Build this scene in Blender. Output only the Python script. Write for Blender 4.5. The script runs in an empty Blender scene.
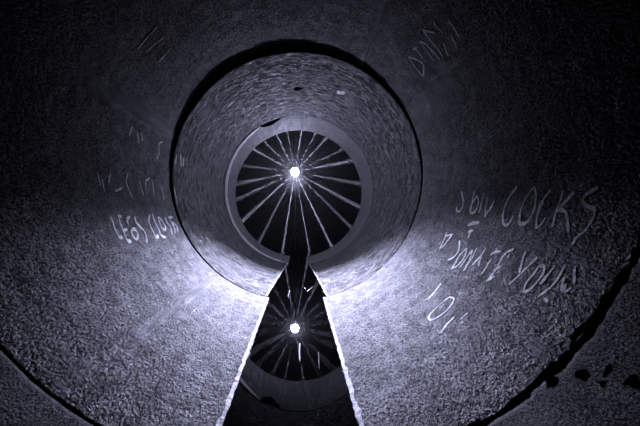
import bpy, bmesh, math, random
from mathutils import Vector, noise

random.seed(62)
scene = bpy.context.scene
COL = scene.collection
PI = math.pi

# ------------------------------------------------------------------ camera
F = 499.0                       # focal length in pixels of the 640 x 426 frame
VPX, VPY = 300.0, 214.0         # where the pipe's direction vanishes
CAM = Vector((0.0, 0.0, 0.594)) # water surface is z = 0, the pipe runs along +Y
cd = bpy.data.cameras.new('camera')
cam = bpy.data.objects.new('camera', cd)
COL.objects.link(cam)
cam.location = CAM
cam.rotation_euler = (PI / 2, 0, 0)
cd.sensor_width = 36
cd.lens = 36 * F / 640
cd.shift_x = (320 - VPX) / 640
cd.shift_y = (VPY - 213) / 640
cd.clip_start = 0.02
scene.camera = cam

# ------------------------------------------------------------------ world, exposure
w = bpy.data.worlds.new('night')
scene.world = w
w.use_nodes = True
w.node_tree.nodes['Background'].inputs[0].default_value = (0.75, 0.78, 1.0, 1)
w.node_tree.nodes['Background'].inputs[1].default_value = 0.012
vs = scene.view_settings
vs.view_transform = 'Standard'
vs.look = 'None'
vs.gamma = 1
vs.use_curve_mapping = False
vs.exposure = 0.0
LAMP_STRENGTH = 175.0            # radiance of the lamp's front glass
SPOT_WATTS = 780.0              # the lamp's reflector beam, aimed low along the pipe
SPOT_ANGLE = 22.5
SPOT_AIM = Vector((-0.03, 2.7, 0.0))
BEAM_WATTS = 1300.0               # bulb added inside the invented slots, casting star rays
HAZE = 0.09  # density of the added mist that makes the rays visible
LAMP_POS = Vector((-0.083, 8.25, 1.288))
TINT = (0.66, 0.67, 1.0)

# ------------------------------------------------------------------ helpers
def link(name, me, parent=None, mat=None):
    o = bpy.data.objects.new(name, me)
    COL.objects.link(o)
    if parent:
        o.parent = parent
    if mat:
        me.materials.append(mat)
    return o

def mesh(name, v, f, parent=None, mat=None, smooth=False):
    me = bpy.data.meshes.new(name)
    me.from_pydata([tuple(p) for p in v], [], f)
    me.validate()
    bm = bmesh.new(); bm.from_mesh(me)
    bmesh.ops.recalc_face_normals(bm, faces=bm.faces)
    bm.to_mesh(me); bm.free()
    if smooth:
        me.polygons.foreach_set('use_smooth', [True] * len(me.polygons))
    return link(name, me, parent, mat)

def tag(o, label, cat, group=None, kind=None):
    o['label'] = label
    o['category'] = cat
    if group: o['group'] = group
    if kind: o['kind'] = kind
    return o

def empty(name, loc=(0, 0, 0)):
    o = bpy.data.objects.new(name, None)
    o.location = loc
    COL.objects.link(o)
    return o

def fbm(p, f, octaves=3):
    s, a = 0.0, 1.0
    q = Vector(p) * f
    for _ in range(octaves):
        s += a * noise.noise(q)
        q = q * 2.03
        a *= 0.5
    return s

# ------------------------------------------------------------------ materials
def new_mat(name):
    m = bpy.data.materials.new(name)
    m.use_nodes = True
    nt = m.node_tree
    return m, nt, nt.nodes['Principled BSDF']

def nd(nt, typ, **kw):
    n = nt.nodes.new(typ)
    for k, v in kw.items():
        setattr(n, k, v)
    return n

def noise_node(nt, vec, scale, detail=4, rough=0.6):
    n = nd(nt, 'ShaderNodeTexNoise')
    n.inputs['Scale'].default_value = scale
    n.inputs['Detail'].default_value = detail
    n.inputs['Roughness'].default_value = rough
    nt.links.new(vec, n.inputs['Vector'])
    return n.outputs['Fac']

def ramp(nt, fac, stops):
    r = nd(nt, 'ShaderNodeValToRGB')
    e = r.color_ramp.elements
    e[0].position, e[0].color = stops[0][0], (*stops[0][1], 1)
    e[1].position, e[1].color = stops[-1][0], (*stops[-1][1], 1)
    for p, c in stops[1:-1]:
        k = e.new(p); k.color = (*c, 1)
    nt.links.new(fac, r.inputs['Fac'])
    return r.outputs['Color']

def g(v): return (v, v, v * 1.03)

def concrete(name, lo=0.004, hi=0.05, rough=(0.27, 0.5), grain=1.0, coarse=0.12,
             stretch=(1, 0.36, 1), streaks=(), spec=0.11, fsc=125, bigw=0.3, bigs=2.2):
    m, nt, b = new_mat(name)
    tc = nd(nt, 'ShaderNodeTexCoord')
    mp = nd(nt, 'ShaderNodeMapping')
    mp.inputs['Scale'].default_value = stretch
    nt.links.new(tc.outputs['Object'], mp.inputs['Vector'])
    v = mp.outputs['Vector']
    big = noise_node(nt, v, bigs, 5, 0.65)
    fine = noise_node(nt, v, fsc, 2, 0.75)
    mid = noise_node(nt, v, 22, 4, 0.65)
    mix = nd(nt, 'ShaderNodeMath', operation='MULTIPLY_ADD')
    nt.links.new(fine, mix.inputs[0]); mix.inputs[1].default_value = 1 - bigw
    add = nd(nt, 'ShaderNodeMath', operation='MULTIPLY')
    nt.links.new(big, add.inputs[0]); add.inputs[1].default_value = bigw
    nt.links.new(add.outputs[0], mix.inputs[2])
    colr = ramp(nt, mix.outputs[0], [(0.40, g(lo)), (0.60, g(hi))])
    # pale streaks running lengthwise along the pipe wall
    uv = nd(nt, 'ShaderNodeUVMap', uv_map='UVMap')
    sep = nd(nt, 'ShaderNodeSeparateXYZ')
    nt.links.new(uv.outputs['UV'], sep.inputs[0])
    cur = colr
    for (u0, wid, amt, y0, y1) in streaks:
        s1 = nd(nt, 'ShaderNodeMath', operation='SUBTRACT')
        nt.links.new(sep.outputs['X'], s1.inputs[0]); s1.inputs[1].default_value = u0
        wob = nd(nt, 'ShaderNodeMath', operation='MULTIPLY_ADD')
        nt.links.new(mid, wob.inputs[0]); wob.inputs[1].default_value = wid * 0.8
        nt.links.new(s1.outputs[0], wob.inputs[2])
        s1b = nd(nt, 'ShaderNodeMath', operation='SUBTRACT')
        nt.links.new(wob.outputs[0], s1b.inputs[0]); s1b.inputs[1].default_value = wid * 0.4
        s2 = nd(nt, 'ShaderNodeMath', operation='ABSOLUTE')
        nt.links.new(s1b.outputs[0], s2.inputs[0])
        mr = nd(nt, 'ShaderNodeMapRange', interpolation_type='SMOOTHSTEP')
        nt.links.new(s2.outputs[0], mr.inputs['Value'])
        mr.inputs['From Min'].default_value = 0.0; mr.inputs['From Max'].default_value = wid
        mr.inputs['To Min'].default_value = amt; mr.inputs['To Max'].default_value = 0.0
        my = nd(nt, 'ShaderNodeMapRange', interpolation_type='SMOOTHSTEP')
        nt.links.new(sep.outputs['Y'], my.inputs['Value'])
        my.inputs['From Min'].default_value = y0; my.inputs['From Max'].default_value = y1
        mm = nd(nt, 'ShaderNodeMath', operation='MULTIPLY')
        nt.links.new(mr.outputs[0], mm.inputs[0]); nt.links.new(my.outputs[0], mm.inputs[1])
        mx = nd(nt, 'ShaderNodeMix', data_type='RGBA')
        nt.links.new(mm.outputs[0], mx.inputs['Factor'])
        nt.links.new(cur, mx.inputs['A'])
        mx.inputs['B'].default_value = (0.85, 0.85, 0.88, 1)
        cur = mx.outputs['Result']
    nt.links.new(cur, b.inputs['Base Color'])
    rr = nd(nt, 'ShaderNodeMapRange')
    nt.links.new(mid, rr.inputs['Value'])
    rr.inputs['From Min'].default_value = 0.3; rr.inputs['From Max'].default_value = 0.7
    rr.inputs['To Min'].default_value = rough[0]; rr.inputs['To Max'].default_value = rough[1]
    nt.links.new(rr.outputs[0], b.inputs['Roughness'])
    sp = nd(nt, 'ShaderNodeMapRange')           # wet grains between dry ones
    nt.links.new(mix.outputs[0], sp.inputs['Value'])
    sp.inputs['From Min'].default_value = 0.40; sp.inputs['From Max'].default_value = 0.60
    sp.inputs['To Min'].default_value = 0.03; sp.inputs['To Max'].default_value = 2 * spec
    nt.links.new(sp.outputs[0], b.inputs['Specular IOR Level'])
    b1 = nd(nt, 'ShaderNodeBump'); b1.inputs['Strength'].default_value = coarse
    b1.inputs['Distance'].default_value = 0.02
    nt.links.new(mid, b1.inputs['Height'])
    b2 = nd(nt, 'ShaderNodeBump'); b2.inputs['Strength'].default_value = grain
    b2.inputs['Distance'].default_value = 0.007
    nt.links.new(fine, b2.inputs['Height']); nt.links.new(b1.outputs[0], b2.inputs['Normal'])
    nt.links.new(b2.outputs[0], b.inputs['Normal'])
    return m

def simple(name, col, rough=0.6, vary=0.25, scale=60, bump=0.3, metal=0.0, coat=0.0, spec=0.5):
    m, nt, b = new_mat(name)
    tc = nd(nt, 'ShaderNodeTexCoord')
    n = noise_node(nt, tc.outputs['Object'], scale, 4, 0.65)
    c = ramp(nt, n, [(0.35, tuple(x * (1 - vary) for x in col)), (0.65, tuple(min(1, x * (1 + vary)) for x in col))])
    nt.links.new(c, b.inputs['Base Color'])
    b.inputs['Roughness'].default_value = rough
    b.inputs['Metallic'].default_value = metal
    b.inputs['Specular IOR Level'].default_value = spec
    if spec == 0: b.inputs['IOR'].default_value = 1.0
    b.inputs['Coat Weight'].default_value = coat
    b.inputs['Coat Roughness'].default_value = 0.4
    bp = nd(nt, 'ShaderNodeBump'); bp.inputs['Strength'].default_value = bump
    bp.inputs['Distance'].default_value = 0.004
    nt.links.new(n, bp.inputs['Height']); nt.links.new(bp.outputs[0], b.inputs['Normal'])
    return m

# ------------------------------------------------------------------ pipe sections
# each: y0, y1, centre and radius at both ends (cx, cz, R)
SEC = {
    'behind': (-3.63, -1.24, (-0.027, 0.879, 0.900), (-0.027, 0.879, 0.900)),
    'front':  (-1.22, 1.167, (-0.027, 0.879, 0.900), (-0.027, 0.879, 0.900)),
    'near':   (1.171, 3.550, (-0.027, 0.879, 0.900), (-0.027, 0.879, 0.900)),
    'middle': (3.580, 5.962, (-0.022, 0.865, 0.892), (-0.022, 0.882, 0.890)),
    'far':    (5.974, 7.080, (-0.022, 0.884, 0.892), (-0.022, 0.884, 0.892)),
}

AMP = {'behind': 0.003, 'front': 0.003, 'near': 0.004, 'middle': 0.006, 'far': 0.002}
def relief(s, p):
    return AMP[s] * (0.6 * fbm(p, 2.2, 2) + 0.4 * fbm(p, 14, 3))

def sec_at(s, y):
    y0, y1, a, b = SEC[s]
    t = (y - y0) / (y1 - y0)
    return tuple(a[i] + (b[i] - a[i]) * t for i in range(3))

def hit(px, py, s):
    """Where the line of sight through a pixel meets the inside of a section."""
    d = Vector(((px - VPX) / F, 1.0, -(py - VPY) / F))
    y = (SEC[s][0] + SEC[s][1]) / 2
    for _ in range(12):
        cx, cz, R = sec_at(s, y)
        ox, oz = CAM.x - cx, CAM.z - cz
        A = d.x ** 2 + d.z ** 2; B = 2 * (ox * d.x + oz * d.z); C = ox * ox + oz * oz - R * R
        y = (-B + math.sqrt(B * B - 4 * A * C)) / (2 * A)
    p = CAM + d * y
    cx, cz, R = sec_at(s, y)
    n = Vector((cx - p.x, 0, cz - p.z)).normalized()
    return p - n * relief(s, p), n

def theta_of(px, py, s):
    p, n = hit(px, py, s)
    return (math.atan2(-n.z, -n.x) / (2 * PI)) % 1.0

def wall(name, s, mat, nt_, ny, end0=None, end1=None, thick=0.11):
    """A pipe section with real thickness; end0/end1 shift its edges along y by angle."""
    y0, y1, _, _ = SEC[s]
    V, Fc, UV = [], [], []
    def jit(fn, a): return fn(a) if fn else 0.0
    for i in range(ny + 1):
        t = i / ny
        for k in range(nt_):
            a = 2 * PI * k / nt_
            ya = y0 + jit(end0, a); yb = y1 + jit(end1, a)
            y = ya + (yb - ya) * t
            cx, cz, R = sec_at(s, y)
            ca, sa = math.cos(a), math.sin(a)
            p = Vector((cx + R * ca, y, cz + R * sa))
            d = relief(s, p)
            r = R + d
            e = min(t * (yb - ya), (1 - t) * (yb - ya))   # softened lip at both ends
            if e < 0.006: r += (0.006 - e) * 0.5
            V.append((cx + r * ca, y, cz + r * sa))
    n_in = len(V)
    for y, e in ((y0, end0), (y1, end1)):
        for k in range(nt_):
            a = 2 * PI * k / nt_
            yy = y + jit(e, a)
            cx, cz, R = sec_at(s, yy)
            V.append((cx + (R + thick) * math.cos(a), yy, cz + (R + thick) * math.sin(a)))
    for i in range(ny):
        for k in range(nt_):
            k2 = (k + 1) % nt_
            Fc.append((i * nt_ + k, (i + 1) * nt_ + k, (i + 1) * nt_ + k2, i * nt_ + k2))
    for k in range(nt_):
        k2 = (k + 1) % nt_
        Fc.append((n_in + k, k, k2, n_in + k2))
        o = n_in + nt_; L = ny * nt_
        Fc.append((L + k, o + k, o + k2, L + k2))
        Fc.append((n_in + k2, o + k2, o + k, n_in + k))
    me = bpy.data.meshes.new(name)
    me.from_pydata(V, [], Fc)
    uv = me.uv_layers.new(name='UVMap')
    data = []
    for p in me.polygons:
        ks = [vi % nt_ for vi in p.vertices]
        wrap = max(ks) - min(ks) > 1
        for vi, k in zip(p.vertices, ks):
            u = k / nt_
            if wrap and k == 0: u = 1.0
            data += [u, V[vi][1]]
    uv.data.foreach_set('uv', data)
    nin = ny * nt_
    me.polygons.foreach_set('use_smooth', [i < nin for i in range(len(me.polygons))])
    me.update()
    return link(name, me, None, mat)

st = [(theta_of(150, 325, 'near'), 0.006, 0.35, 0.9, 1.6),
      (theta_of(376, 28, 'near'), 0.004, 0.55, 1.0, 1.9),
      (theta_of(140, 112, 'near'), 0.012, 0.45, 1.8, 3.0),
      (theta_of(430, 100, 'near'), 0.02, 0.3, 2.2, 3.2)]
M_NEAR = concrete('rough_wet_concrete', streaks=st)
M_MID = concrete('scaly_wet_concrete', lo=0.002, hi=0.06, rough=(0.18, 0.75), grain=1.0, coarse=0.9, stretch=(0.8, 1.3, 0.8), spec=0.05, fsc=70, bigw=0.55, bigs=7)
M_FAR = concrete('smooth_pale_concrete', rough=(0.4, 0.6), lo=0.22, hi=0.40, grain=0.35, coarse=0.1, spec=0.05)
M_FRONT = concrete('dull_concrete', fsc=230)

def ragged(a):
    # the joint nearest the camera is broken wide open on its right hand side
    c, s = math.cos(a), math.sin(a)
    k = max(0.0, math.cos(a + 0.62)) ** 3
    q = Vector((c, s, 0.3))
    chip = max(-0.4, fbm(q, 11, 5)) + 0.8 * max(0.0, fbm(q + Vector((0, 0, 4)), 34, 3))
    return k * (0.008 + 0.03 * chip) + 0.0025 * fbm(q, 30, 3)

def chipped(amp, seed):
    return lambda a: amp * fbm(Vector((math.cos(a), math.sin(a), seed)), 7, 4)

w_behind = wall('wall_behind', 'behind', M_FRONT, 128, 16)
w_front = wall('wall_front', 'front', M_FRONT, 480, 120, None, lambda a: -0.6 * ragged(a + 0.11))
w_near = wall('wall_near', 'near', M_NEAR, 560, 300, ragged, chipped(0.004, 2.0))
w_mid = wall('wall_middle', 'middle', M_MID, 480, 240, chipped(0.003, 5.0), chipped(0.005, 8.0))
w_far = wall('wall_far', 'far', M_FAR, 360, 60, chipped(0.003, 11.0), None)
tag(w_behind, 'dark concrete pipe section behind the viewpoint', 'pipe section', kind='structure')
tag(w_front, 'nearest dim concrete pipe section with black stains at lower right', 'pipe section', kind='structure')
tag(w_near, 'rough concrete pipe section carrying the large white graffiti', 'pipe section', kind='structure')
tag(w_mid, 'scaly concrete pipe section between the two round joints', 'pipe section', kind='structure')
tag(w_far, 'short pale pipe section forming the bright ring around the lamp', 'pipe section', kind='structure')

# collars closing the joints from outside
M_DARKCHIP = simple('crumbled_mortar', (0.25, 0.25, 0.26), 0.5, 0.5, 60)
M_COLLAR = simple('joint_grout', (0.03, 0.03, 0.032), 0.9, 0.3, 40)
def collar(name, y, c, ri, ro, hw, label):
    V, Fc = [], []
    N = 160
    for k in range(N):
        a = 2 * PI * k / N
        for (r, yy) in ((ri, y - hw), (ri, y + hw), (ro, y + hw), (ro, y - hw)):
            r2 = r + (0.006 * fbm(Vector((math.cos(a), math.sin(a), y)), 8, 2) if r == ri else 0)
            V.append((c[0] + r2 * math.cos(a), yy, c[1] + r2 * math.sin(a)))
    for k in range(N):
        k2 = (k + 1) % N
        for j in range(4):
            j2 = (j + 1) % 4
            Fc.append((4 * k + j, 4 * k + j2, 4 * k2 + j2, 4 * k2 + j))
    o = mesh(name, V, Fc, None, M_COLLAR)
    tag(o, label, 'pipe joint', kind='structure')
    return o
collar('trim_1', -1.23, (-0.027, 0.879), 1.012, 1.06, 0.06, 'dark joint collar behind the viewpoint')
collar('trim_2', 1.168, (-0.027, 0.879), 1.012, 1.06, 0.09, 'dark ragged joint nearest the camera')
collar('trim_3', 3.568, (-0.027, 0.875), 1.014, 1.06, 0.06, 'dark joint line around the middle of the tunnel')
collar('trim_4', 5.968, (-0.022, 0.880), 1.006, 1.05, 0.06, 'dark joint line beside the pale ring')

# crumbled mortar still clinging inside the broken joint nearest the camera
def crumb(a0, a1, y, dr, hw, seed):
    V, Fc = [], []
    N = max(6, int((a1 - a0) / 0.012))
    cx, cz, R = SEC['near'][2]
    for i in range(N + 1):
        t = i / N
        a = a0 + (a1 - a0) * t
        q = Vector((a * 4, seed, 0))
        wv = hw * (0.25 + math.sin(PI * t) ** 0.5) * (1 + 0.7 * fbm(q, 6, 3))
        r = R + dr + 0.006 * fbm(q, 9, 3)
        yc = y + 0.004 * fbm(q, 5, 2)
        for (rr, yy) in ((r, yc - wv), (r - 0.004, yc), (r, yc + wv), (R + 0.09, yc + wv * 0.5), (R + 0.09, yc - wv * 0.5)):
            V.append((cx + rr * math.cos(a), yy, cz + rr * math.sin(a)))
    for i in range(N):
        for j in range(5):
            j2 = (j + 1) % 5
            Fc.append((5 * i + j, 5 * i + j2, 5 * i + 5 + j2, 5 * i + 5 + j))
    Fc.append((0, 1, 2, 3, 4)); Fc.append(tuple(5 * N + j for j in (4, 3, 2, 1, 0)))
    return mesh('mortar_chip', V, Fc, w_near, M_DARKCHIP)
rc = random.Random(9)
a = -1.25
while a < 0.05:
    la = rc.uniform(0.07, 0.2)
    crumb(a, a + la, 1.171 + rc.uniform(0.006, 0.022), rc.uniform(-0.001, 0.008), rc.uniform(0.002, 0.006), a * 13)
    a += la * rc.uniform(0.55, 1.1)

# ------------------------------------------------------------------ chamber beyond the pipe
M_CH = simple('black_damp_concrete', (0.035, 0.035, 0.04), 0.8, 0.3, 12)
CX0, CX1, CY0, CY1, CZ0, CZ1 = -2.3, 2.3, 7.085, 12.2, -0.12, 3.4
def slab(name, lo, hi, label, cat):
    V = [(x, y, z) for x in (lo[0], hi[0]) for y in (lo[1], hi[1]) for z in (lo[2], hi[2])]
    Fc = [(0, 1, 3, 2), (4, 6, 7, 5), (0, 4, 5, 1), (2, 3, 7, 6), (0, 2, 6, 4), (1, 5, 7, 3)]
    return tag(mesh(name, V, Fc, None, M_CH), label, cat, kind='structure')
T = 0.15
slab('wall_left', (CX0 - T, CY0, CZ0), (CX0, CY1, CZ1), 'dark left wall of the chamber behind the lamp', 'wall')
slab('wall_right', (CX1, CY0, CZ0), (CX1 + T, CY1, CZ1), 'dark right wall of the chamber behind the lamp', 'wall')
slab('wall_back', (CX0 - T, CY1, CZ0), (CX1 + T, CY1 + T, CZ1), 'black back wall of the chamber behind the lamp', 'wall')
slab('floor', (CX0 - T, CY0, CZ0 - T), (CX1 + T, CY1 + T, CZ0), 'flooded floor of the chamber under the lamp', 'floor')
slab('ceiling', (CX0 - T, CY0, CZ1), (CX1 + T, CY1 + T, CZ1 + T), 'dark ceiling of the chamber above the lamp', 'ceiling')
# the wall the pipe comes out of, with its round opening
def portal():
    V, Fc = [], []
    N = 96
    cx, cz, R = SEC['far'][3]
    for k in range(N):
        a = 2 * PI * k / N
        c, s = math.cos(a), math.sin(a)
        t = min((CX1 + T - cx) / abs(c) if c > 0.001 else 1e9, (cx - CX0 + T) / abs(c) if c < -0.001 else 1e9,
                (CZ1 - cz) / s if s > 0.001 else 1e9, (cz - CZ0) / -s if s < -0.001 else 1e9)
        for (r, y) in ((R + 0.115, CY0 - T), (R + 0.115, CY0), (t, CY0), (t, CY0 - T)):
            V.append((cx + r * c, y, cz + r * s))
    for k in range(N):
        k2 = (k + 1) % N
        for j in range(4):
            j2 = (j + 1) % 4
            Fc.append((4 * k + j, 4 * k + j2, 4 * k2 + j2, 4 * k2 + j))
    return tag(mesh('wall_portal', V, Fc, None, M_CH), 'chamber wall around the far mouth of the pipe', 'wall', kind='structure')
portal()

# ------------------------------------------------------------------ water
def water_mat():
    m, nt, b = new_mat('still_black_water')
    b.inputs['Base Color'].default_value = (0.006, 0.006, 0.008, 1)
    b.inputs['Roughness'].default_value = 0.008
    b.inputs['IOR'].default_value = 1.33
    tc = nd(nt, 'ShaderNodeTexCoord')
    n = noise_node(nt, tc.outputs['Object'], 6, 2, 0.5)
    bp = nd(nt, 'ShaderNodeBump'); bp.inputs['Strength'].default_value = 0.002
    bp.inputs['Distance'].default_value = 0.02
    nt.links.new(n, bp.inputs['Height']); nt.links.new(bp.outputs[0], b.inputs['Normal'])
    return m
M_WATER = water_mat()
def half_width(s, y):
    cx, cz, R = sec_at(s, y)
    return math.sqrt(max(0.0, R * R - cz * cz))
def water_strip():
    V, Fc = [], []
    rows = []
    for s in ('behind', 'front', 'near', 'middle', 'far'):
        y0, y1 = SEC[s][0], SEC[s][1]
        for i in range(9):
            y = y0 + (y1 - y0) * i / 8
            rows.append((y, sec_at(s, y)[0], half_width(s, y) + 0.012))
    rows.append((CY0 + 0.005, rows[-1][1], rows[-1][2]))
    for (y, cx, hw) in rows:
        V += [(cx - hw, y, 0), (cx + hw, y, 0), (cx + hw * 0.7, y, -0.035), (cx - hw * 0.7, y, -0.035)]
    for i in range(len(rows) - 1):
        for j in range(4):
            j2 = (j + 1) % 4
            Fc.append((4 * i + j, 4 * i + j2, 4 * i + 4 + j2, 4 * i + 4 + j))
    Fc.append((0, 1, 2, 3)); L = 4 * (len(rows) - 1)
    Fc.append((L + 3, L + 2, L + 1, L))
    return mesh('water', V, Fc, None, M_WATER)
tag(water_strip(), 'narrow strip of still black water along the pipe bottom', 'water', kind='stuff')
V = [(x, y, z) for x in (CX0 + 0.002, CX1 - 0.002) for y in (CY0 + 0.006, CY1 - 0.002) for z in (CZ0 + 0.001, 0)]
Fc = [(0, 1, 3, 2), (4, 6, 7, 5), (0, 4, 5, 1), (2, 3, 7, 6), (0, 2, 6, 4), (1, 5, 7, 3)]
tag(mesh('pool', V, Fc, None, M_WATER), 'dark pool flooding the chamber floor under the lamp', 'water', kind='stuff')

# ------------------------------------------------------------------ lime crust, its pale colour standing in for the wet edge's glint
M_CRUST_GLINT = simple('lime_crust_glint', (0.85, 0.85, 0.87), 0.42, 0.75, 130, 1.0, coat=0.5)
def crust(s, side, label, width):
    y0, y1 = SEC[s][0] + 0.01, SEC[s][1] - 0.006
    n = int((y1 - y0) / 0.008)
    V, Fc = [], []
    K = 7
    for i in range(n + 1):
        y = y0 + (y1 - y0) * i / n
        cx, cz, R = sec_at(s, y)
        hw = half_width(s, y)
        a_c = math.asin(min(1, hw / R))
        q = Vector((side * 3.0, y, 0))
        wd = width * (1 + 0.5 * fbm(q, 9, 3))
        off = 0.004 * fbm(q + Vector((5, 0, 0)), 14, 3)
        for j in range(K):
            t = j / (K - 1)
            arc = a_c + (off + wd * (t - 0.25)) / R
            hgt = 0.0022 + 0.0012 * fbm(Vector((t * 2, y * 60, side)), 1.0, 3)
            hgt = max(hgt, 0.0008) if 0 < j < K - 1 else -0.006
            pw = Vector((cx + side * R * math.sin(arc), y, cz - R * math.cos(arc)))
            r = R + relief(s, pw) - hgt
            V.append((cx + side * r * math.sin(arc), y, cz - r * math.cos(arc)))
    for i in range(n):
        for j in range(K - 1):
            b = i * K + j
            Fc.append((b, b + 1, b + K + 1, b + K))
        b = i * K
        Fc.append((b, b + K, b + 2 * K - 1, b + K - 1))
    Fc.append(tuple(range(K))); Fc.append(tuple(n * K + j for j in range(K)))
    o = mesh('crust_glint', V, Fc, None, M_CRUST_GLINT)
    return tag(o, label, 'mineral crust', 'lime crusts with painted wet glint along the water edge')
crust('near', -1, 'long rough lime crust painted pale as a wet glint along left water edge, in front of the large joint', 0.022)
crust('near', 1, 'long rough lime crust painted pale as a wet glint along right water edge, in front of the large joint', 0.022)
crust('middle', -1, 'thin lime crust painted pale as a wet glint along left water edge, beyond the large joint', 0.016)
crust('middle', 1, 'thin lime crust painted pale as a wet glint along right water edge, beyond the large joint', 0.016)

# ------------------------------------------------------------------ mortar, a painted glint, holes and stains on the pipe
M_MORTAR_GLINT = simple('white_mortar_glint', (0.93, 0.93, 0.95), 0.45, 0.08, 50, 0.3, coat=0.6)
M_BLACK = simple('black_stain', (0.004, 0.004, 0.005), 1.0, 0.2, 30, 0.1, spec=0)
def band(name, s, a0, a1, y0, y1, h, mat, parent, taper=True):
    """A curved strip lying on the wall between two angles."""
    V, Fc = [], []
    N, K = 90, 6
    for i in range(N + 1):
        t = i / N
        a = a0 + (a1 - a0) * t
        wv = (math.sin(PI * t) ** 0.5 if taper else 1.0)
        yb = y0 + (y1 - y0) * max(0.05, wv) * (1 + 0.18 * fbm(Vector((a * 6, y0, 1)), 2, 3))
        for j in range(K):
            u = j / (K - 1)
            y = y0 + (yb - y0) * u
            cx, cz, R = sec_at(s, y)
            hh = -0.006 if j in (0, K - 1) else h - relief(s, Vector((cx + R * math.cos(a), y, cz + R * math.sin(a)))) + 0.3 * h * fbm(Vector((a * 20, y * 30, 0)), 1, 2)
            V.append((cx + (R - hh) * math.cos(a), y, cz + (R - hh) * math.sin(a)))
    for i in range(N):
        for j in range(K - 1):
            b = i * K + j
            Fc.append((b, b + 1, b + K + 1, b + K))
        b = i * K
        Fc.append((b, b + K, b + 2 * K - 1, b + K - 1))
    Fc.append(tuple(range(K))); Fc.append(tuple(N * K + j for j in range(K)))
    return mesh(name, V, Fc, parent, mat, smooth=True)
o = band('mortar_seal', 'far', math.radians(121), math.radians(262), 5.978, 6.33, 0.007, M_MORTAR_GLINT, w_far)
o['label'] = 'bright white mortar smeared along the left of the far joint'
o = band('joint_gap', 'far', math.radians(104), math.radians(121), 5.978, 6.30, 0.004, M_BLACK, w_far)
o['label'] = 'black gap where mortar is missing'

def blotch(name, s, px, py, rx, ry, rot, mat, parent, h=0.002, seed=0.0, dome=False):
    V, Fc = [], []
    N, K = 40, 5
    p, n = hit(px, py, s)
    V.append(p + n * (h * (2.0 if dome else 1.0)))
    for j in range(1, K + 1):
        for k in range(N):
            a = 2 * PI * k / N
            rr = 1 + 0.55 * fbm(Vector((math.cos(a), math.sin(a), seed)), 0.9, 4)
            u, v = rx * rr * math.cos(a) * j / K, ry * rr * math.sin(a) * j / K
            q, n = hit(px + u * math.cos(rot) - v * math.sin(rot), py + u * math.sin(rot) + v * math.cos(rot), s)
            hh = h * (2.0 * (1 - (j / K) ** 2) if dome else 1.0)
            if dome: hh *= 1 + 0.5 * fbm(q, 60, 2)
            if j == K: hh = -0.006
            V.append(q + n * hh)
    for k in range(N):
        Fc.append((0, 1 + k, 1 + (k + 1) % N))
    for j in range(K - 1):
        for k in range(N):
            k2 = (k + 1) % N
            Fc.append((1 + j * N + k, 1 + j * N + N + k, 1 + j * N + N + k2, 1 + j * N + k2))
    Fc.append(tuple(1 + (K - 1) * N + k for k in range(N)))
    return mesh(name, V, Fc, parent, mat, smooth=True)
for i, (px, py, rx, ry, rot) in enumerate([(552, 382, 9, 6, -0.6), (583, 375, 9, 7, 0.1), (608, 371, 4, 8, 0.5),
                                           (603, 384, 3.5, 3.5, 0), (632, 381, 12, 8, 0.0), (617, 357, 2, 1.5, 0)]):
    blotch('stain', 'front', px, py, rx, ry, rot, M_BLACK, w_front, 0.0005, i * 3.1)
o = blotch('painted_glint', 'middle', 341, 93, 7, 2.6, 0.1, M_MORTAR_GLINT, w_mid, 0.0015, 7)  # flat white patch standing in for a bright glint
o['label'] = 'white painted glint on the crown of the pipe'
o = blotch('lifting_hole', 'middle', 298, 89, 5, 1.8, 0.0, M_BLACK, w_mid, 0.0015, 9)
o['label'] = 'small dark lifting hole in the crown of the pipe'

# ------------------------------------------------------------------ graffiti
def paint_mat(name, col, thr):
    m, nt, b = new_mat(name)
    tc = nd(nt, 'ShaderNodeTexCoord')
    n = noise_node(nt, tc.outputs['Object'], 130, 3, 0.7)
    c = ramp(nt, n, [(thr - 0.06, (0.08, 0.08, 0.085)), (thr + 0.06, col)])
    nt.links.new(c, b.inputs['Base Color'])
    b.inputs['Roughness'].default_value = 0.42
    b.inputs['Specular IOR Level'].default_value = 1.0
    b.inputs['Coat Weight'].default_value = 0.6
    b.inputs['Coat Roughness'].default_value = 0.4
    bp = nd(nt, 'ShaderNodeBump'); bp.inputs['Strength'].default_value = 0.6
    bp.inputs['Distance'].default_value = 0.004
    nt.links.new(n, bp.inputs['Height']); nt.links.new(bp.outputs[0], b.inputs['Normal'])
    return m
M_PAINT = paint_mat('white_paint', (0.95, 0.95, 0.97), 0.47)
M_FAINT = paint_mat('worn_chalk', (0.75, 0.75, 0.77), 0.5)

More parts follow.
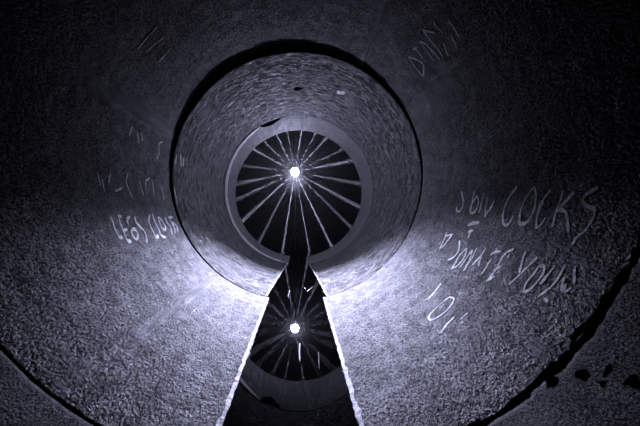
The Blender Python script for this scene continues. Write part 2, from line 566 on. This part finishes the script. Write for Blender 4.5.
def stroke(pts, s, hw, V, Fc):
    ymax, ymin = SEC[s][1] - 0.008, SEC[s][0] + 0.012
    raw = [Vector((x, y)) for x, y in pts]
    dense = []
    for a, b in zip(raw, raw[1:]):
        n = max(2, int((b - a).length / 1.2))
        for i in range(n):
            dense.append(a.lerp(b, i / n))
    dense.append(raw[-1])
    for _ in range(2):                       # round the corners off
        dense = [dense[0]] + [(dense[i - 1] + dense[i] * 2 + dense[i + 1]) / 4 for i in range(1, len(dense) - 1)] + [dense[-1]]
    P = [hit(q.x, q.y, s) for q in dense]
    P = [(p, n) for p, n in P if ymin < p.y < ymax]
    if len(P) < 2: return
    base = len(V)
    for i, (p, n) in enumerate(P):
        t = (P[min(i + 1, len(P) - 1)][0] - P[max(i - 1, 0)][0]).normalized()
        sd = n.cross(t).normalized()
        wv = hw * (1 + 0.55 * fbm(p, 25, 2))
        if i in (0, len(P) - 1): wv *= 0.5
        k = 0.0012
        V += [p + sd * wv - n * 0.004, p + sd * wv * 0.93 + n * k, p - sd * wv * 0.93 + n * k, p - sd * wv - n * 0.004]
    for i in range(len(P) - 1):
        b = base + 4 * i
        for j in range(4):
            j2 = (j + 1) % 4
            Fc.append((b + j, b + j2, b + 4 + j2, b + 4 + j))
    Fc.append((base, base + 1, base + 2, base + 3))
    e = base + 4 * (len(P) - 1)
    Fc.append((e + 3, e + 2, e + 1, e))

def writing(name, label, s, letters, ox=0, oy=0, sc=1, hw=0.006, mat=None, group=None):
    allp = [q for (o_, L) in letters for st_ in L for q in st_]
    root = None
    for (org, L) in letters:
        oxx, oyy, scc = org
        V, Fc = [], []
        for st_ in L:
            stroke([(oxx + u / scc, oyy + v / scc) for u, v in st_], s, hw, V, Fc)
        if not V: continue
        if root is None:
            root = empty(name, V[0])
            tag(root, label, 'graffiti', group)
        mesh('letter', [v - root.location for v in V], Fc, root, mat or M_PAINT)
    return root

Z1, Z2, Z3, Z4, Z5 = (445, 175, 7.75), (500, 180, 6.086), (435, 222, 6.456), (500, 245, 6.556), (400, 275, 7.1)
Z6, Z7, Z8, Z9 = (90, 205, 6.4), (90, 120, 4.736), (395, 10, 5.325), (60, 0, 3.2)
writing('graffiti_line', 'large dim white graffiti words "BIG COCKS" high on the right wall', 'near', [
    (Z1, [[(128, 130), (135, 165), (145, 205), (132, 260), (105, 292), (88, 272), (90, 245)]]),
    (Z1, [[(250, 160), (262, 215), (245, 270), (210, 302), (190, 285), (205, 230), (235, 180), (250, 160)], [(232, 120), (215, 190), (198, 270)]]),
    (Z1, [[(303, 140), (285, 210), (262, 295)]]),
    (Z1, [[(335, 165), (320, 220), (312, 270), (306, 328), (325, 290), (350, 262), (375, 225), (385, 190)]]),
    (Z2, [[(105, 40), (65, 90), (35, 150), (18, 215), (20, 265), (40, 280), (65, 255), (80, 218)]]),
    (Z2, [[(205, 40), (180, 75), (150, 120), (125, 190), (115, 262), (140, 270), (165, 258), (190, 220), (212, 160), (220, 90), (205, 40)]]),
    (Z2, [[(310, 55), (270, 105), (240, 170), (222, 230), (218, 290), (245, 278), (275, 228)]]),
    (Z2, [[(385, 60), (360, 140), (335, 210), (318, 285)], [(455, 75), (400, 130), (350, 180), (400, 188), (412, 250), (418, 320)]]),
    (Z2, [[(600, 45), (555, 70), (515, 95), (502, 132), (540, 165), (582, 175), (580, 215), (550, 265), (520, 310), (470, 350), (440, 395)]]),
], hw=0.0068)
writing('graffiti_mark', 'short white painted dashes between the two lines on right wall', 'near', [
    (Z1, [[(178, 388), (220, 372), (268, 368)]]),
    (Z3, [[(248, 55), (215, 62)], [(232, 62), (212, 105)]]),
], hw=0.008)
writing('graffiti_line', 'bright white graffiti words "DONATE YOUR" low on the right wall', 'near', [
    (Z3, [[(75, 65), (60, 110), (30, 175)], [(115, 75), (80, 120), (45, 165)], [(70, 88), (112, 80)]]),
    (Z3, [[(155, 118), (160, 165), (140, 205), (110, 235), (83, 243)]]),
    (Z3, [[(205, 170), (180, 190), (150, 225), (130, 270), (103, 302), (140, 285), (175, 250), (198, 210), (205, 170)]]),
    (Z3, [[(240, 178), (205, 230), (160, 295)], [(240, 178), (225, 240), (185, 315)], [(272, 165), (235, 240), (185, 315)]]),
    (Z3, [[(330, 165), (300, 215), (265, 250), (235, 280)], [(300, 215), (288, 250), (283, 285)]]),
    (Z3, [[(362, 235), (330, 290), (298, 342)], [(355, 212), (385, 192), (425, 190)]]),
    (Z3, [[(510, 175), (460, 195), (430, 230), (405, 280), (370, 340), (328, 388)], [(482, 212), (468, 232)], [(425, 285), (375, 312)], [(388, 350), (338, 378)]]),
    (Z4, [[(245, 80), (200, 125), (135, 185), (55, 260)], [(165, 40), (145, 100), (125, 180)]]),
    (Z4, [[(295, 135), (260, 140), (215, 200), (170, 255), (153, 308), (190, 300), (240, 250), (285, 190), (295, 135)]]),
    (Z4, [[(365, 135), (320, 190), (265, 260)], [(430, 130), (390, 210), (330, 280), (248, 338)]]),
    (Z4, [[(425, 212), (408, 260), (410, 302), (440, 306), (468, 280)], [(430, 255), (425, 300)], [(495, 140), (488, 190), (492, 250)]]),
    (Z4, [[(290, 352), (318, 372)]]),
], hw=0.0062)
writing('graffiti_line', 'short white graffiti word "NO" lowest on the right wall', 'near', [
    (Z5, [[(292, 58), (250, 110), (210, 155), (165, 192)], [(292, 58), (240, 130), (200, 180)]]),
    (Z5, [[(350, 155), (300, 195), (245, 245), (200, 300), (215, 325), (260, 305), (320, 265), (365, 215), (388, 165), (350, 155)]]),
    (Z5, [[(482, 268), (430, 315)], [(388, 298), (330, 350), (288, 418)]]),
], hw=0.005)
writing('graffiti_line', 'bright white graffiti words "LEGS CLOSED" on the left wall', 'near', [
    (Z6, [[(130, 75), (150, 130), (170, 180), (183, 212), (207, 205)]]),
    (Z6, [[(178, 62), (195, 125), (215, 180), (238, 236), (262, 230)], [(178, 66), (202, 76)], [(212, 165), (238, 155)]]),
    (Z6, [[(255, 75), (235, 90), (242, 122)], [(262, 165), (272, 200), (300, 226), (306, 185), (285, 150), (262, 165)]]),
    (Z6, [[(290, 75), (285, 105), (320, 140), (345, 165), (360, 200), (362, 242)]]),
    (Z6, [[(380, 66), (372, 100), (395, 160), (425, 216), (437, 192)]]),
    (Z6, [[(395, 55), (415, 110), (440, 160), (455, 202), (482, 205)]]),
    (Z6, [[(435, 75), (445, 120), (470, 165), (487, 150), (465, 105), (435, 75)]]),
    (Z6, [[(478, 78), (490, 110), (515, 140), (525, 188)]]),
    (Z6, [[(503, 72), (520, 115), (547, 162)], [(500, 80), (528, 78)]]),
    (Z6, [[(528, 108), (556, 138), (562, 172)], [(528, 108), (546, 180)]]),
], hw=0.0095)
writing('graffiti_line', 'faint scratched letters above the bright words on the left wall', 'near', [
    (Z7, [[(33, 250), (50, 312)]]), (Z7, [[(55, 280), (68, 338)]]),
    (Z7, [[(97, 250), (86, 300)], [(85, 262), (92, 290)]]),
    (Z7, [[(118, 338), (152, 322)]]),
    (Z7, [[(178, 250), (170, 295), (185, 330), (201, 372)]]),
    (Z7, [[(233, 290), (252, 355)]]),
    (Z7, [[(282, 275), (264, 285), (262, 320), (270, 352)]]),
    (Z7, [[(292, 285), (297, 320), (301, 358)]]),
    (Z7, [[(338, 315), (351, 378)]]),
    (Z7, [[(345, 103), (325, 110), (328, 155), (315, 188)]]),
    (Z7, [[(200, 30), (185, 75)]]), (Z7, [[(225, 60), (232, 110)]]), (Z7, [[(242, 60), (250, 100)]]),
], hw=0.0065, mat=M_FAINT)
writing('graffiti_line', 'faint lettering high on the upper right wall near the crown', 'near', [
    (Z8, [[(70, 250), (100, 295), (150, 355), (152, 290), (115, 262), (70, 250)]]),
    (Z8, [[(105, 205), (150, 262)], [(95, 212), (115, 200)]]),
    (Z8, [[(130, 165), (170, 220), (205, 272)], [(130, 165), (165, 180), (215, 235), (242, 266)]]),
    (Z8, [[(150, 105), (190, 160), (235, 215), (270, 277)], [(150, 105), (215, 120)]]),
    (Z8, [[(205, 60), (220, 90), (258, 122)]]), (Z8, [[(260, 175), (285, 245)]]),
    (Z8, [[(285, 55), (310, 90), (345, 147)]]), (Z8, [[(300, 125), (330, 207)]]),
], hw=0.006, mat=M_FAINT)
writing('graffiti_mark', 'faint slanting scratches high on the upper left wall', 'near', [
    (Z9, [[(312, 85), (280, 120), (250, 157)]]),
    (Z9, [[(332, 118), (275, 168)]]),
    (Z9, [[(352, 155), (318, 198)]]),
], hw=0.006, mat=M_FAINT)
writing('graffiti_mark', 'thin pale vertical scratches just past the large joint, left side', 'middle', [
    (Z7, [[(412, 160), (405, 208)]]),
    (Z7, [[(428, 165), (431, 222)]]),
    (Z7, [[(441, 178), (440, 218)]]),
    (Z7, [[(398, 322), (413, 398)]]),
], hw=0.008, mat=M_FAINT)

# ------------------------------------------------------------------ twigs on the water
M_TWIG = simple('bleached_twig', (0.9, 0.9, 0.88), 0.5, 0.1, 80, coat=0.5)
M_TWIG2 = simple('dark_wet_twig', (0.16, 0.15, 0.15), 0.4, 0.2, 80)
def on_water(px, py):
    y = CAM.z * F / (py - VPY)
    return Vector(((px - VPX) / F * y, y, 0.0))
def twig(name, pix, r, mat, label):
    pts = [on_water(*q) for q in pix]
    pts = [p + Vector((0, 0, r * 0.35)) for p in pts]
    V, Fc = [], []
    K = 7
    for i, p in enumerate(pts):
        t = (pts[min(i + 1, len(pts) - 1)] - pts[max(i - 1, 0)]).normalized()
        u = t.cross(Vector((0, 0, 1))).normalized(); v = u.cross(t)
        rr = r * (1 - 0.35 * i / (len(pts) - 1))
        for j in range(K):
            a = 2 * PI * j / K
            V.append(p + (u * math.cos(a) + v * math.sin(a) * 0.5) * rr)
    for i in range(len(pts) - 1):
        for j in range(K):
            j2 = (j + 1) % K
            Fc.append((i * K + j, i * K + j2, i * K + K + j2, i * K + K + j))
    Fc.append(tuple(range(K))); Fc.append(tuple((len(pts) - 1) * K + j for j in range(K)))
    return tag(mesh(name, V, Fc, None, mat, True), label, 'twig', 'twigs floating on the water')
twig('floating_twig', [(299.5, 369), (299.7, 360), (299.4, 352), (299.8, 344)], 0.0055, M_TWIG, 'straight pale twig floating lengthwise on water below the lamp reflection')
twig('floating_twig', [(320, 378), (319, 366), (318.6, 352)], 0.0022, M_TWIG2, 'thin dark twig on water right of the pale twig')
twig('floating_twig', [(304.5, 288), (307, 291.5), (313, 287)], 0.005, M_TWIG2, 'small bent twig on water between the two joints')
twig('floating_twig', [(289, 301), (288, 296), (289.5, 291)], 0.004, M_TWIG2, 'curved twig on water just left above the lamp reflection')

# ------------------------------------------------------------------ lamp on a stand
M_METAL = simple('black_metal', (0.012, 0.012, 0.013), 0.6, 0.2, 30)
lamp = empty('work_lamp', (LAMP_POS.x, LAMP_POS.y, CZ0))
tag(lamp, 'glaring round lamp on a thin black tripod in the chamber', 'lamp')
LP = LAMP_POS - lamp.location
def tube(name, a, b, r0, r1, parent, mat, K=10):
    a, b = Vector(a), Vector(b)
    t = (b - a).normalized()
    u = t.orthogonal().normalized(); v = t.cross(u)
    V = []
    for p, r in ((a, r0), (b, r1)):
        for j in range(K):
            q = 2 * PI * j / K
            V.append(p + (u * math.cos(q) + v * math.sin(q)) * r)
    Fc = [(j, (j + 1) % K, K + (j + 1) % K, K + j) for j in range(K)] + [tuple(range(K)), tuple(range(2 * K - 1, K - 1, -1))]
    return mesh(name, V, Fc, parent, mat, True)
tube('pole', (0, 0.05, 0.35), (0, 0.05, LP.z - 0.085), 0.011, 0.009, lamp, M_METAL)
for k in range(3):
    a = PI / 2 + 2 * PI * k / 3
    tube('leg', (0.012 * math.cos(a), 0.05 + 0.012 * math.sin(a), 0.42), (0.20 * math.cos(a), 0.05 + 0.20 * math.sin(a), 0.004), 0.008, 0.008, lamp, M_METAL)
tube('clamp', (0, 0.05, LP.z - 0.13), (0, 0.05, LP.z - 0.075), 0.018, 0.018, lamp, M_METAL)
# invented housing: plates and fins that let the added bulb cast star rays
def disc_ring(name, ri, ro, y0, y1, mat, N=48):
    V, Fc = [], []
    for k in range(N):
        a = 2 * PI * k / N
        for (r, y) in ((ri, y0), (ri, y1), (ro, y1), (ro, y0)):
            V.append(LP + Vector((r * math.cos(a), y, r * math.sin(a))))
    for k in range(N):
        k2 = (k + 1) % N
        for j in range(4):
            j2 = (j + 1) % 4
            Fc.append((4 * k + j, 4 * k + j2, 4 * k2 + j2, 4 * k2 + j))
    return mesh(name, V, Fc, lamp, mat)
RO = 0.078
disc_ring('back_plate', 0.0005, RO, 0.030, 0.036, M_METAL)
disc_ring('bezel', 0.0005, RO, -0.034, -0.030, M_METAL)
NS = 20
cuts = []
for k in range(NS):
    c = 2 * PI * (k + 0.5 + random.uniform(-0.14, 0.14)) / NS
    cuts.append((c, (0.010, 0.005, 0.008, 0.006)[k % 4]))
for k in range(NS):
    a0 = cuts[k][0] + cuts[k][1]
    a1 = (cuts[(k + 1) % NS][0] + (2 * PI if k == NS - 1 else 0)) - cuts[(k + 1) % NS][1]
    V, Fc = [], []
    n = 5
    for i in range(n + 1):
        a = a0 + (a1 - a0) * i / n
        for (r, y) in ((0.058, -0.030), (0.058, 0.030), (0.074, 0.030), (0.074, -0.030)):
            V.append(LP + Vector((r * math.cos(a), y, r * math.sin(a))))
    for i in range(n):
        for j in range(4):
            j2 = (j + 1) % 4
            Fc.append((4 * i + j, 4 * i + j2, 4 * i + 4 + j2, 4 * i + 4 + j))
    Fc += [(3, 2, 1, 0), (4 * n, 4 * n + 1, 4 * n + 2, 4 * n + 3)]
    mesh('ray_fin', V, Fc, lamp, M_METAL)
# front glass
m, nt, b = new_mat('lamp_glass')
b.inputs['Base Color'].default_value = (0.9, 0.9, 0.95, 1)
b.inputs['Emission Color'].default_value = (*TINT, 1)
b.inputs['Emission Strength'].default_value = LAMP_STRENGTH
V, Fc = [LP + Vector((0, -0.052, 0))], []
N = 32
for (r, y) in ((0.03, -0.050), (0.055, -0.044), (0.066, -0.0345)):
    for k in range(N):
        a = 2 * PI * k / N
        V.append(LP + Vector((r * math.cos(a), y, r * math.sin(a))))
for k in range(N):
    Fc.append((0, 1 + k, 1 + (k + 1) % N))
    for j in range(2):
        Fc.append((1 + j * N + k, 1 + j * N + N + k, 1 + j * N + N + (k + 1) % N, 1 + j * N + (k + 1) % N))
Fc.append(tuple(1 + 2 * N + k for k in range(N)))
mesh('front_glass', V, Fc, lamp, m, True)
ld = bpy.data.lights.new('ray_bulb', 'POINT')  # added point light that only feeds the star rays
ld.energy = BEAM_WATTS
ld.color = TINT
ld.shadow_soft_size = 0.0006
lo = bpy.data.objects.new('ray_bulb', ld)
COL.objects.link(lo)
lo.parent = lamp
lo.location = LP
sd = bpy.data.lights.new('reflector_beam', 'SPOT')
sd.energy = SPOT_WATTS
sd.color = TINT
sd.spot_size = math.radians(SPOT_ANGLE)
sd.spot_blend = 1.0
sd.shadow_soft_size = 0.04
so = bpy.data.objects.new('reflector_beam', sd)
COL.objects.link(so)
so.parent = lamp
so.location = LP + Vector((0, -0.10, 0))
so.rotation_euler = (SPOT_AIM - (LAMP_POS + Vector((0, -0.10, 0)))).to_track_quat('-Z', 'Y').to_euler()

# ------------------------------------------------------------------ mist added to the chamber so the lamp's glow and rays show
m = bpy.data.materials.new('ray_mist')
m.use_nodes = True
nt = m.node_tree
nt.nodes.remove(nt.nodes['Principled BSDF'])
vsn = nd(nt, 'ShaderNodeVolumeScatter')
vsn.inputs['Color'].default_value = (1, 1, 1, 1)
vsn.inputs['Density'].default_value = HAZE
nt.links.new(vsn.outputs[0], nt.nodes['Material Output'].inputs['Volume'])
V = [(x, y, z) for x in (CX0 + 0.01, CX1 - 0.01) for y in (CY0 + 0.01, CY1 - 0.01) for z in (0.004, CZ1 - 0.01)]
Fc = [(0, 1, 3, 2), (4, 6, 7, 5), (0, 4, 5, 1), (2, 3, 7, 6), (0, 2, 6, 4), (1, 5, 7, 3)]
tag(mesh('mist', V, Fc, None, m), 'thin mist added so the lamp rays show in the chamber', 'mist', kind='stuff')
